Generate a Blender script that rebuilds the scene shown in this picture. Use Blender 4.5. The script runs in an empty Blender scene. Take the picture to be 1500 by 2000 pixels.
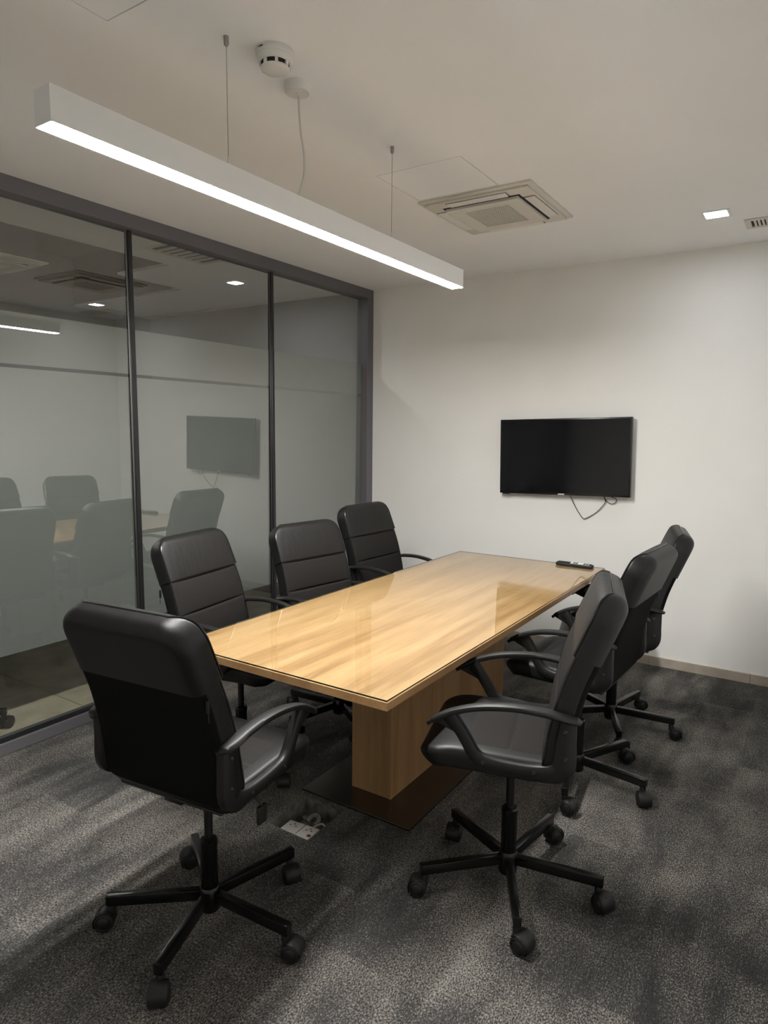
import bpy, bmesh, math, random
from mathutils import Vector, Matrix
random.seed(7)
S = bpy.context.scene
COL = S.collection

# ------------------------------------------------------------------ camera, world, exposure
CAM = dict(f=1305.2, yaw=-.579, pitch=-.1225, roll=.0094, pos=(3.2293, -4.7523, 1.5962))
cam = bpy.data.cameras.new('camera'); cam_o = bpy.data.objects.new('camera', cam); COL.objects.link(cam_o)
cy, sy = math.cos(CAM['yaw']), math.sin(CAM['yaw']); cp, sp = math.cos(CAM['pitch']), math.sin(CAM['pitch'])
fw = Vector((sy*cp, cy*cp, sp)); rt = Vector((cy, -sy, 0)); up = rt.cross(fw)
cr, sr = math.cos(CAM['roll']), math.sin(CAM['roll'])
r2 = rt*cr + up*sr; u2 = -rt*sr + up*cr
m = Matrix((r2, u2, -fw)).transposed().to_4x4(); m.translation = Vector(CAM['pos'])
cam_o.matrix_world = m
cam.sensor_fit = 'HORIZONTAL'; cam.sensor_width = 36.0; cam.lens = CAM['f']/1500*36
cam.clip_start = .05; cam.clip_end = 60
S.camera = cam_o

w = bpy.data.worlds.new('world'); S.world = w; w.use_nodes = True
w.node_tree.nodes['Background'].inputs[0].default_value = (.5, .5, .5, 1)
w.node_tree.nodes['Background'].inputs[1].default_value = 0.0

S.view_settings.view_transform = 'Standard'; S.view_settings.look = 'None'
S.view_settings.gamma = 1; S.view_settings.use_curve_mapping = False
S.view_settings.exposure = 1.27
S.cycles.blur_glossy = 0.0
PENDANT_POWER = 115.0      # emission of the long diffuser
DOWNLIGHT_POWER = 60.0
CORRIDOR_LIGHT_POWER = 110.0

# ------------------------------------------------------------------ materials
def new_mat(name):
    mt = bpy.data.materials.new(name); mt.use_nodes = True
    nt = mt.node_tree; nt.nodes.clear()
    return mt, nt
def N(nt, t, **kw):
    n = nt.nodes.new(t)
    for k, v in kw.items():
        if k.startswith('i_'):
            k = k[2:]
            key = int(k) if k.isdigit() else k.replace('_', ' ')
            n.inputs[key].default_value = v
        else: setattr(n, k, v)
    return n
def L(nt, a, b): nt.links.new(a, b)
def rgb(c): return (c[0], c[1], c[2], 1)
def pbr(name, col, rough=.5, metal=0, spec=.5, noise=0, nscale=20, bump=0, bscale=200, bdist=.001, sheen=0, coat=0, stretch=(1, 1, 1), col2=None):
    mt, nt = new_mat(name)
    o = N(nt, 'ShaderNodeOutputMaterial'); b = N(nt, 'ShaderNodeBsdfPrincipled')
    b.inputs['Base Color'].default_value = rgb(col); b.inputs['Roughness'].default_value = rough
    b.inputs['Metallic'].default_value = metal; b.inputs['Specular IOR Level'].default_value = spec
    if sheen: b.inputs['Sheen Weight'].default_value = sheen; b.inputs['Sheen Roughness'].default_value = .5
    if coat: b.inputs['Coat Weight'].default_value = coat; b.inputs['Coat Roughness'].default_value = .08
    L(nt, b.outputs[0], o.inputs[0])
    tc = N(nt, 'ShaderNodeTexCoord'); mp = N(nt, 'ShaderNodeMapping'); mp.inputs['Scale'].default_value = stretch
    L(nt, tc.outputs['Object'], mp.inputs[0])
    if noise:
        nz = N(nt, 'ShaderNodeTexNoise'); nz.inputs['Scale'].default_value = nscale; nz.inputs['Detail'].default_value = 6
        L(nt, mp.outputs[0], nz.inputs['Vector'])
        rp = N(nt, 'ShaderNodeValToRGB')
        c2 = col2 or tuple(x*(1+noise) for x in col); c1 = tuple(x*(1-noise) for x in col) if not col2 else col
        rp.color_ramp.elements[0].position = .35; rp.color_ramp.elements[1].position = .65
        rp.color_ramp.elements[0].color = rgb(c1); rp.color_ramp.elements[1].color = rgb(c2)
        L(nt, nz.outputs[0], rp.inputs[0]); L(nt, rp.outputs[0], b.inputs['Base Color'])
    if bump:
        n2 = N(nt, 'ShaderNodeTexNoise'); n2.inputs['Scale'].default_value = bscale; n2.inputs['Detail'].default_value = 3
        L(nt, mp.outputs[0], n2.inputs['Vector'])
        bp = N(nt, 'ShaderNodeBump'); bp.inputs['Strength'].default_value = bump; bp.inputs['Distance'].default_value = bdist
        L(nt, n2.outputs[0], bp.inputs['Height']); L(nt, bp.outputs[0], b.inputs['Normal'])
    return mt
def emit(name, col, s):
    mt, nt = new_mat(name)
    o = N(nt, 'ShaderNodeOutputMaterial'); e = N(nt, 'ShaderNodeEmission'); e.inputs[0].default_value = rgb(col); e.inputs[1].default_value = s
    L(nt, e.outputs[0], o.inputs[0]); return mt
def clear_glass(name, ior, tint, gloss=(1, 1, 1)):
    """sheet glass: mirror reflection on the face that is entered, tinted see-through"""
    mt, nt = new_mat(name)
    o = N(nt, 'ShaderNodeOutputMaterial'); mx = N(nt, 'ShaderNodeMixShader')
    tr = N(nt, 'ShaderNodeBsdfTransparent'); tr.inputs[0].default_value = rgb(tint)
    gl = N(nt, 'ShaderNodeBsdfGlossy'); gl.inputs['Roughness'].default_value = 0; gl.inputs[0].default_value = rgb(gloss)
    fr = N(nt, 'ShaderNodeFresnel'); fr.inputs[0].default_value = ior
    ge = N(nt, 'ShaderNodeNewGeometry')
    inv = N(nt, 'ShaderNodeMath', operation='SUBTRACT'); inv.inputs[0].default_value = 1
    ml = N(nt, 'ShaderNodeMath', operation='MULTIPLY')
    L(nt, ge.outputs['Backfacing'], inv.inputs[1]); L(nt, fr.outputs[0], ml.inputs[0]); L(nt, inv.outputs[0], ml.inputs[1])
    L(nt, ml.outputs[0], mx.inputs[0]); L(nt, tr.outputs[0], mx.inputs[1]); L(nt, gl.outputs[0], mx.inputs[2])
    L(nt, mx.outputs[0], o.inputs[0]); return mt
def film_mat():
    mt, nt = new_mat('frosted film')
    o = N(nt, 'ShaderNodeOutputMaterial'); m1 = N(nt, 'ShaderNodeMixShader'); m1.inputs[0].default_value = .5
    d = N(nt, 'ShaderNodeBsdfDiffuse'); d.inputs[0].default_value = (.375, .385, .365, 1)
    t = N(nt, 'ShaderNodeBsdfTranslucent'); t.inputs[0].default_value = (.56, .575, .56, 1)
    L(nt, d.outputs[0], m1.inputs[1]); L(nt, t.outputs[0], m1.inputs[2]); L(nt, m1.outputs[0], o.inputs[0])
    return mt
def carpet_mat():
    mt, nt = new_mat('carpet')
    o = N(nt, 'ShaderNodeOutputMaterial'); b = N(nt, 'ShaderNodeBsdfPrincipled'); b.inputs['Roughness'].default_value = .95
    b.inputs['Specular IOR Level'].default_value = .1
    L(nt, b.outputs[0], o.inputs[0])
    tc = N(nt, 'ShaderNodeTexCoord')
    # woven streaks along y, broad mottling, flecks
    def nz(scale, st, det=4, dist=0):
        mp = N(nt, 'ShaderNodeMapping'); mp.inputs['Scale'].default_value = st
        L(nt, tc.outputs['Object'], mp.inputs[0])
        n = N(nt, 'ShaderNodeTexNoise'); n.inputs['Scale'].default_value = scale; n.inputs['Detail'].default_value = det
        n.inputs['Distortion'].default_value = dist
        L(nt, mp.outputs[0], n.inputs['Vector']); return n.outputs[0]
    def ramp(v, a, c):
        r = N(nt, 'ShaderNodeMapRange'); r.inputs[1].default_value = a; r.inputs[2].default_value = c
        L(nt, v, r.inputs[0]); return r.outputs[0]
    def mth(op, a, c):
        q = N(nt, 'ShaderNodeMath', operation=op)
        for i, x in enumerate((a, c)):
            if isinstance(x, (int, float)): q.inputs[i].default_value = x
            else: L(nt, x, q.inputs[i])
        return q.outputs[0]
    br = N(nt, 'ShaderNodeTexBrick'); br.offset = .5; br.inputs['Scale'].default_value = 1
    br.inputs['Brick Width'].default_value = .5; br.inputs['Row Height'].default_value = .25; br.inputs['Mortar Size'].default_value = 0
    br.inputs['Color1'].default_value = (0, 0, 0, 1); br.inputs['Color2'].default_value = (1, 1, 1, 1)
    mpb = N(nt, 'ShaderNodeMapping'); mpb.inputs['Rotation'].default_value = (0, 0, math.pi/2)
    L(nt, tc.outputs['Object'], mpb.inputs[0]); L(nt, mpb.outputs[0], br.inputs['Vector'])
    streak = ramp(nz(7, (1.5, .45, 1), 5, .5), .30, .72)
    broad = ramp(nz(2.6, (1, .8, 1), 3, .4), .33, .67)
    fleck = ramp(nz(270, (1, .5, 1), 2), .30, .70)
    fine = ramp(nz(120, (1.2, .35, 1), 3), .3, .7)
    v = mth('ADD', mth('MULTIPLY', streak, .28), mth('MULTIPLY', broad, .24))
    v = mth('ADD', v, mth('MULTIPLY', br.outputs[0], .16))
    v = mth('ADD', mth('ADD', v, .08), mth('MULTIPLY', fine, .22))
    v2 = mth('MULTIPLY', v, mth('ADD', mth('MULTIPLY', fleck, 1.5), .25))
    cr_ = N(nt, 'ShaderNodeValToRGB')
    cr_.color_ramp.elements[0].position = .05; cr_.color_ramp.elements[1].position = 1.0
    cr_.color_ramp.elements[0].color = (.026, .027, .028, 1); cr_.color_ramp.elements[1].color = (.33, .305, .272, 1)
    e = cr_.color_ramp.elements.new(.45); e.color = (.072, .070, .067, 1)
    L(nt, v2, cr_.inputs[0]); L(nt, cr_.outputs[0], b.inputs['Base Color'])
    bp = N(nt, 'ShaderNodeBump'); bp.inputs['Strength'].default_value = .9; bp.inputs['Distance'].default_value = .004
    L(nt, fleck, bp.inputs['Height']); L(nt, bp.outputs[0], b.inputs['Normal'])
    return mt
def wood_mat(name, axis, c1, c2, c3, rough=.4):
    mt, nt = new_mat(name)
    o = N(nt, 'ShaderNodeOutputMaterial'); b = N(nt, 'ShaderNodeBsdfPrincipled'); b.inputs['Roughness'].default_value = rough
    L(nt, b.outputs[0], o.inputs[0])
    tc = N(nt, 'ShaderNodeTexCoord')
    def nz(scale, st, det, dist):
        mp = N(nt, 'ShaderNodeMapping'); mp.inputs['Scale'].default_value = st
        L(nt, tc.outputs['Object'], mp.inputs[0])
        n = N(nt, 'ShaderNodeTexNoise'); n.inputs['Scale'].default_value = scale; n.inputs['Detail'].default_value = det; n.inputs['Distortion'].default_value = dist
        L(nt, mp.outputs[0], n.inputs['Vector']); return n.outputs[0]
    st = (1, .055, 1) if axis == 'y' else (1, 1, .055)
    a = nz(14, st, 5, .25); f = nz(95, st, 4, .1)
    mx = N(nt, 'ShaderNodeMath', operation='MULTIPLY_ADD'); mx.inputs[1].default_value = .35
    L(nt, f, mx.inputs[0]); 
    m2_ = N(nt, 'ShaderNodeMath', operation='MULTIPLY'); m2_.inputs[1].default_value = .65; L(nt, a, m2_.inputs[0]); L(nt, m2_.outputs[0], mx.inputs[2])
    rp = N(nt, 'ShaderNodeValToRGB'); rp.color_ramp.elements[0].position = .39; rp.color_ramp.elements[1].position = .61
    rp.color_ramp.elements[0].color = rgb(c1); rp.color_ramp.elements[1].color = rgb(c3)
    e = rp.color_ramp.elements.new(.5); e.color = rgb(c2)
    L(nt, mx.outputs[0], rp.inputs[0]); L(nt, rp.outputs[0], b.inputs['Base Color'])
    return mt
def mesh_fabric(name, col):
    mt, nt = new_mat(name)
    o = N(nt, 'ShaderNodeOutputMaterial'); b = N(nt, 'ShaderNodeBsdfPrincipled'); b.inputs['Roughness'].default_value = .75
    b.inputs['Specular IOR Level'].default_value = .16
    tc = N(nt, 'ShaderNodeTexCoord')
    wv = N(nt, 'ShaderNodeTexWave'); wv.bands_direction = 'Y'; wv.inputs['Scale'].default_value = 42; wv.inputs['Distortion'].default_value = .6
    wv.inputs['Detail'].default_value = 1
    L(nt, tc.outputs['Object'], wv.inputs['Vector'])
    rp = N(nt, 'ShaderNodeValToRGB'); rp.color_ramp.elements[0].color = rgb(tuple(x*.55 for x in col)); rp.color_ramp.elements[1].color = rgb(tuple(x*1.35 for x in col))
    L(nt, wv.outputs[0], rp.inputs[0]); L(nt, rp.outputs[0], b.inputs['Base Color'])
    bp = N(nt, 'ShaderNodeBump'); bp.inputs['Strength'].default_value = .4; bp.inputs['Distance'].default_value = .001
    L(nt, wv.outputs[0], bp.inputs['Height']); L(nt, bp.outputs[0], b.inputs['Normal'])
    L(nt, b.outputs[0], o.inputs[0]); return mt

M = dict(
    wall=pbr('wall paint', (.82, .81, .78), .85, noise=.012, nscale=3, bump=.05, bscale=400),
    ceil=pbr('ceiling paint', (.885, .885, .885), .9, noise=.01, nscale=2),
    carpet=carpet_mat(),
    tile=pbr('stone tile', (.50, .44, .32), .35, noise=.16, nscale=5),
    grout=pbr('grout', (.05, .045, .04), .9),
    skirt=pbr('skirting tile', (.40, .345, .285), .45, noise=.10, nscale=9),
    alu=pbr('grey aluminium', (.125, .119, .127), .45, 0, bump=.02),
    alu_dark=pbr('black joint profile', (.012, .012, .013), .35),
    steel=pbr('brushed steel', (.35, .34, .33), .35, 1),
    glass=clear_glass('partition glass', 2.75, (.92, .935, .925)),
    film=film_mat(),
    tglass=clear_glass('table glass', 1.75, (.97, .985, .975)),
    gedge=pbr('glass edge', (.006, .022, .018), .15, coat=.5),
    wood_y=wood_mat('oak laminate top', 'y', (.30, .165, .066), (.385, .230, .102), (.45, .285, .138), .38),
    wood_z=wood_mat('oak laminate panel', 'z', (.25, .135, .055), (.31, .175, .075), (.36, .21, .095), .4),
    wood_edge=wood_mat('oak edge band', 'y', (.34, .19, .085), (.39, .225, .10), (.43, .26, .12), .38),
    plate=pbr('dark base plate', (.125, .115, .102), .27, .9, bump=.02, bscale=60),
    leather=pbr('black leather', (.0065, .0063, .0063), .42, spec=.32, bump=.22, bscale=330, bdist=.0012, noise=.15, nscale=30),
    leather_b=pbr('dark leather face', (.0085, .0077, .0073), .48, spec=.34, bump=.25, bscale=14, bdist=.006, stretch=(1, 3, .8), noise=.1, nscale=20),
    pipe=pbr('glossy leather piping', (.008, .0078, .0077), .24, spec=.5),
    fab_back=pbr('black lining fabric', (.0055, .0055, .0055), .95, spec=.1, bump=.1, bscale=500),
    fab=mesh_fabric('charcoal mesh fabric', (.012, .0105, .0097)),
    plastic=pbr('black plastic', (.009, .0086, .0082), .44, spec=.34, bump=.12, bscale=700, bdist=.0005),
    plastic_d=pbr('dark matt plastic', (.008, .008, .008), .5, spec=.4),
    metal_b=pbr('black painted steel', (.005, .005, .005), .24, spec=.42),
    screw=pbr('screw steel', (.06, .06, .06), .3, 1),
    white=pbr('white painted metal', (.80, .80, .79), .45),
    whitep=pbr('white plastic', (.75, .73, .69), .45),
    creamp=pbr('cream plastic', (.66, .63, .57), .5),
    dark=pbr('dark void', (.012, .012, .013), .8),
    slot=pbr('dark slot', (.030, .028, .026), .8),
    tvframe=pbr('tv bezel', (.006, .006, .007), .28),
    screen=pbr('tv screen', (.003, .0032, .0045), .11, spec=.45),
    logo=pbr('silver mark', (.75, .75, .75), .35),
    cable=pbr('black cable', (.012, .012, .012), .5),
    wirew=pbr('white cord', (.62, .60, .56), .5),
    socket=pbr('socket white plastic', (.62, .60, .56), .45, noise=.08, nscale=30),
    boxgrey=pbr('socket box metal', (.17, .165, .145), .5, .3, noise=.45, nscale=28),
    debris=pbr('plaster debris', (.22, .21, .18), .9, noise=.4, nscale=40),
    red=pbr('red rocker', (.18, .02, .015), .4),
    recess=pbr('dark plenum paint', (.030, .028, .027), .9),
    cwall=pbr('corridor wall paint', (.26, .26, .26), .9),
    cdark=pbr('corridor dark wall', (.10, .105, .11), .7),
    lamp=emit('pendant diffuser', (1, .985, .955), PENDANT_POWER),
    down=emit('downlight diffuser', (.90, .95, 1), DOWNLIGHT_POWER),
    cdown=emit('corridor light diffuser', (.95, .97, 1), CORRIDOR_LIGHT_POWER),
)

# ------------------------------------------------------------------ mesh helpers
class MB:
    def __init__(s): s.v = []; s.f = []; s.mi = []
    def add(s, vs, fs, mi=0, mat=None):
        o = len(s.v)
        s.v += [tuple(mat @ Vector(x)) if mat else tuple(x) for x in vs]
        s.f += [tuple(i+o for i in f) for f in fs]; s.mi += [mi]*len(fs)
        return s
    def box(s, a, b, mi=0, bev=0, mat=None, seg=2):
        bm = bmesh.new()
        bmesh.ops.create_cube(bm, size=1)
        for q in bm.verts:
            q.co = Vector([(a[i]+b[i])/2 + q.co[i]*(b[i]-a[i]) for i in range(3)])
        if bev: bmesh.ops.bevel(bm, geom=bm.edges[:], offset=bev, segments=seg, affect='EDGES', profile=.5)
        bm.verts.index_update()
        s.add([q.co[:] for q in bm.verts], [[q.index for q in f.verts] for f in bm.faces], mi, mat)
        bm.free(); return s
    def lathe(s, prof, n=24, mi=0, mat=None, cap=True):
        vs = []; fs = []
        for r, z in prof:
            for k in range(n):
                a = 2*math.pi*k/n; vs.append((r*math.cos(a), r*math.sin(a), z))
        for i in range(len(prof)-1):
            for k in range(n):
                k2 = (k+1) % n
                fs.append((i*n+k, i*n+k2, (i+1)*n+k2, (i+1)*n+k))
        if cap:
            fs.append(tuple(reversed(range(n)))); fs.append(tuple(range((len(prof)-1)*n, len(prof)*n)))
        return s.add(vs, fs, mi, mat)
    def tube(s, pts, r, n=10, mi=0, mat=None):
        pts = [Vector(q) for q in pts]; rs = r if isinstance(r, (list, tuple)) else [r]*len(pts)
        vs = []; fs = []; ref = None
        for i, q in enumerate(pts):
            t = (pts[min(i+1, len(pts)-1)]-pts[max(i-1, 0)]).normalized()
            if ref is None: ref = Vector((0, 0, 1)) if abs(t.z) < .9 else Vector((1, 0, 0))
            a = (ref - t*ref.dot(t)).normalized(); b = t.cross(a); ref = a
            for k in range(n):
                g = 2*math.pi*k/n; vs.append(q + (a*math.cos(g)+b*math.sin(g))*rs[i])
        for i in range(len(pts)-1):
            for k in range(n):
                k2 = (k+1) % n; fs.append((i*n+k, i*n+k2, (i+1)*n+k2, (i+1)*n+k))
        fs.append(tuple(reversed(range(n)))); fs.append(tuple(range((len(pts)-1)*n, len(pts)*n)))
        return s.add(vs, fs, mi, mat)
    def mesh(s, name, mats, smooth=40):
        me = bpy.data.meshes.new(name); me.from_pydata(s.v, [], s.f)
        for q in (mats if isinstance(mats, (list, tuple)) else [mats]): me.materials.append(q)
        if any(s.mi): me.polygons.foreach_set('material_index', s.mi)
        bm = bmesh.new(); bm.from_mesh(me); bmesh.ops.recalc_face_normals(bm, faces=bm.faces[:]); bm.to_mesh(me); bm.free()
        if smooth:
            me.polygons.foreach_set('use_smooth', [True]*len(me.polygons)); me.set_sharp_from_angle(angle=math.radians(smooth))
        me.update(); return me
    def build(s, name, mats, parent=None, smooth=40, loc=None, rot=None):
        return link(name, s.mesh(name, mats, smooth), parent, loc, rot)
def link(name, me, parent=None, loc=None, rot=None):
    o = bpy.data.objects.new(name, me); COL.objects.link(o); o.parent = parent
    if loc: o.location = loc
    if rot: o.rotation_euler = rot
    return o
def thing(name, label, cat, loc=(0, 0, 0), rz=0, group=None):
    o = link(name, None, None, loc, (0, 0, rz)); tag(o, label, cat, group); return o
def tag(o, label=None, cat=None, group=None, kind=None):
    if label: o['label'] = label
    if cat: o['category'] = cat
    if group: o['group'] = group
    if kind: o['kind'] = kind
    return o
def structure(name, label=None, loc=(0, 0, 0)):
    o = link(name, None, None, loc); o['kind'] = 'structure'
    if label: o['label'] = label
    return o
def slab(x0, x1, y0, y1, z0, z1, holes):
    """box slab with rectangular holes through it"""
    xs = sorted({x0, x1, *[h[0] for h in holes], *[h[1] for h in holes]}); ys = sorted({y0, y1, *[h[2] for h in holes], *[h[3] for h in holes]})
    xs = [x for x in xs if x0 <= x <= x1]; ys = [y for y in ys if y0 <= y <= y1]
    nx, ny = len(xs)-1, len(ys)-1
    def solid(i, j):
        if i < 0 or j < 0 or i >= nx or j >= ny: return False
        cx, cy_ = (xs[i]+xs[i+1])/2, (ys[j]+ys[j+1])/2
        return not any(h[0] < cx < h[1] and h[2] < cy_ < h[3] for h in holes)
    mb = MB()
    for i in range(nx):
        for j in range(ny):
            if not solid(i, j): continue
            a, b, c, d = xs[i], xs[i+1], ys[j], ys[j+1]
            P = [(a, c, z0), (b, c, z0), (b, d, z0), (a, d, z0), (a, c, z1), (b, c, z1), (b, d, z1), (a, d, z1)]
            F = [(3, 2, 1, 0), (4, 5, 6, 7)]
            if not solid(i-1, j): F.append((0, 4, 7, 3))
            if not solid(i+1, j): F.append((1, 2, 6, 5))
            if not solid(i, j-1): F.append((0, 1, 5, 4))
            if not solid(i, j+1): F.append((3, 7, 6, 2))
            mb.add(P, F)
    return mb
def catmull(pts, n):
    pts = [Vector(q) for q in pts]; out = []
    P = [pts[0]*2-pts[1]] + pts + [pts[-1]*2-pts[-2]]
    for i in range(1, len(P)-2):
        for k in range(n):
            t = k/n; a, b, c, d = P[i-1], P[i], P[i+1], P[i+2]
            out.append(.5*((2*b)+(c-a)*t+(2*a-5*b+4*c-d)*t*t+(3*b-a-3*c+d)*t**3))
    out.append(pts[-1]); return out

# ------------------------------------------------------------------ room shell
H = 2.7436
X1, Y0 = 3.37, -5.5          # right wall, back wall
FB = (1.45, 1.657, -2.872, -2.635)     # floor box opening
fl = slab(0.0, X1, Y0, 0.0, -.10, 0.0, [FB]).build('floor', M['carpet'], smooth=0)
tag(fl, 'mottled dark grey loop pile carpet covering the meeting room', kind='structure')
HATCH1 = (1.428, 1.858, -2.092, -1.700)
HATCH2 = (1.431, 1.861, -3.896, -3.466)
DL = [(2.663, -.706)]; DLS = .062
g = .004
cholesA = [HATCH1, HATCH2] + [(x-DLS, x+DLS, y-DLS, y+DLS) for x, y in DL]
ce = slab(0.0, X1, Y0, 0.0, H, H+.08, cholesA).build('ceiling', M['ceil'], smooth=0)
tag(ce, 'plain off-white plasterboard ceiling', kind='structure')
wf = MB().box((-.05, 0, -.1), (X1+.1, .12, H+.5)).build('wall_far', M['wall'], smooth=0); tag(wf, 'white painted wall carrying the television', kind='structure')
wr = MB().box((X1, Y0, -.1), (X1+.12, 0, H+.1)).build('wall_right', M['wall'], smooth=0); tag(wr, 'white side wall opposite the glass', kind='structure')
wb = MB().box((-2.9, Y0-.12, -.1), (X1+.1, Y0, H+.5)).build('wall_back', M['wall'], smooth=0); tag(wb, 'white back wall', kind='structure')

# skirting of stone pieces along the far wall
sk = structure('baseboard_far', 'beige stone tile skirting below the television wall')
xs_ = [.0, .466, 1.085, 1.705, 2.325, 2.944, X1]
for a, b in zip(xs_, xs_[1:]):
    MB().box((a+.0012, -.011, 0), (b-.0012, 0, .0637), bev=.0015, seg=1).build('skirting_tile', M['skirt'], sk, smooth=0)

# ------------------------------------------------------------------ glass partition
win = structure('window_1', 'floor to ceiling glass partition in a grey aluminium frame with frosted film')
YB = Y0
MB().box((-.10, YB, H-.0763), (0.0, -.0, H), bev=.002, seg=1).build('top_frame', M['alu'], win, smooth=0)
MB().box((-.10, YB, 0), (0.0, 0, .0606), bev=.002, seg=1).build('bottom_frame', M['alu'], win, smooth=0)
MB().box((-.10, -.085, .0606), (0.0, 0, H-.0763), bev=.002, seg=1).build('jamb', M['alu'], win, smooth=0)
MB().box((-.10, YB, .0606), (0.0, YB+.085, H-.0763), bev=.002, seg=1).build('jamb', M['alu'], win, smooth=0)
# slim gasket rebates
MB().box((-.050, YB, .0606), (-.012, -.085, .0706)).build('gasket', M['alu_dark'], win, smooth=0)
TILT = .0055
mull = [-4.599, -3.463, -2.327, -1.191]
edges = [YB+.085] + mull + [-.085]
for y in mull:
    MB().box((-.072, y-.0125, .0606), (-.036, y+.0125, H-.0763), bev=.002, seg=1).build('mullion', M['alu_dark'], win, smooth=0)
    MB().box((-.050, y-.024, .0706), (-.0485, y-.0125, H-.0763)).build('edge_glint_strip', M['steel'], win, smooth=0)  # bright strip added to imitate the reflection along the glass edge
GX = -.060
def pane_box(y0, y1, z0, z1, xo, t):
    mb = MB()
    P = []
    for z in (z0, z1):
        x = GX + xo + (z-1.2)*TILT
        P += [(x-t, y0, z), (x, y0, z), (x, y1, z), (x-t, y1, z)]
    return mb.add(P, [(3, 2, 1, 0), (4, 5, 6, 7), (0, 1, 5, 4), (1, 2, 6, 5), (2, 3, 7, 6), (3, 0, 4, 7)])
for y0, y1 in zip(edges, edges[1:]):
    a, b = y0+(.013 if y0 in mull else 0), y1-(.013 if y1 in mull else 0)
    pn = pane_box(a, b, .0706, H-.0763, 0, .008).build('pane', M['glass'], win, smooth=0)
    for z0, z1 in ((.470, 1.876), (1.894, 2.140)):
        f = pane_box(a+.002, b-.002, z0, z1, -.0085, .0006).build('frosted_film', M['film'], pn, smooth=0)
        f['label'] = 'frosted film band on the glass'

# ------------------------------------------------------------------ corridor beyond the glass
cf = structure('floor_corridor', 'dull brown stone tile floor beyond the glass')
MB().box((-2.9, Y0, -.10), (-.10, 0, -.006)).build('tile_bed', M['grout'], cf, smooth=0)
tx = [-2.9, -2.5, -1.9, -1.3, -.7, -.1]; ty = [Y0] + [-2.61-.6*k for k in range(6, -1, -1)] + [-2.01, -1.41, -.81, -.21, 0]
ty = [y for y in ty if y >= Y0]
for a, b in zip(tx, tx[1:]):
    for c, d in zip(ty, ty[1:]):
        if d-c < .02: continue
        MB().box((a+.002, c+.002, -.008), (b-.002, d-.002, 0), bev=.001, seg=1).build('floor_tile', M['tile'], cf, smooth=0)
R1H = (-2.9, -.76, Y0, -1.47); R2H = (-2.9, -1.355, -1.47, -.85)
cc = slab(-2.9, -.0, Y0, 0, H, H+.02, [R1H, R2H, (-.772-.055, -.772+.055, -.817-.055, -.817+.055)]).build('ceiling_corridor', M['ceil'], smooth=0); tag(cc, 'pale corridor ceiling beyond the glass', kind='structure')
cl = MB().box((-2.9, Y0, H+.45), (0, 0, H+.5)).build('ceiling_plenum', M['recess'], smooth=0); tag(cl, 'dark open plenum above the corridor', kind='structure')
rim = MB()
rim.box((-.76, Y0, H+.02), (-.72, -1.43, H+.45)).box((-1.355, -1.47, H+.02), (-.72, -1.43, H+.45)).box((-1.355, -1.47, H+.02), (-1.315, -.81, H+.45)).box((-2.9, -.85, H+.02), (-1.315, -.81, H+.45))
tag(rim.build('trim_1', M['recess'], smooth=0), 'dark sides of the open plenum', kind='structure')
tag(MB().box((-2.9, 0, -.1), (-.05, .12, H+.5)).build('wall_corridor_end', M['cwall'], smooth=0), 'grey end wall of the corridor', kind='structure')
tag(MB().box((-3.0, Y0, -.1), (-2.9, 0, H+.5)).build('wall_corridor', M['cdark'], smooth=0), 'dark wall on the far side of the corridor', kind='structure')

# ------------------------------------------------------------------ ceiling fittings
for hb, lab in ((HATCH1, 'square flush ceiling hatch touching the air conditioning cassette'), (HATCH2, 'square flush ceiling hatch beyond the near end of the pendant lamp')):
    t = thing('access_hatch', lab, 'hatch', ((hb[0]+hb[1])/2, (hb[2]+hb[3])/2, H), group='ceiling access hatches')
    w_, d_ = (hb[1]-hb[0])/2, (hb[3]-hb[2])/2
    MB().box((-w_+g, -d_+g, 0), (w_-g, d_-g, .012)).build('hatch_panel', M['ceil'], t, smooth=0)
    MB().box((-w_-.02, -d_-.02, .014), (w_+.02, d_+.02, .02)).build('hatch_frame', M['slot'], t, smooth=0)

def downlight(x, y, s, mat, label):
    t = thing('recessed_downlight', label, 'downlight', (x, y, H), group='square recessed downlights')
    fr = MB()
    for a, b in (((-s-.012, -s-.012), (s+.012, -s+.004)), ((-s-.012, s-.004), (s+.012, s+.012)), ((-s-.012, -s+.004), (-s+.004, s-.004)), ((s-.004, -s+.004), (s+.012, s-.004))):
        fr.box((a[0], a[1], -.004), (b[0], b[1], .0))
    fr.build('trim_ring', M['white'], t, smooth=0)
    MB().box((-s+.004, -s+.004, -.001), (s-.004, s-.004, .02)).build('diffuser', mat, t, smooth=0)
    return t
downlight(DL[0][0], DL[0][1], DLS-.004, M['down'], 'small square white downlight in the ceiling beside a slotted vent')
downlight(-.772, -.817, .050, M['cdown'], 'small square downlight in the corridor ceiling behind the glass')

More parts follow.
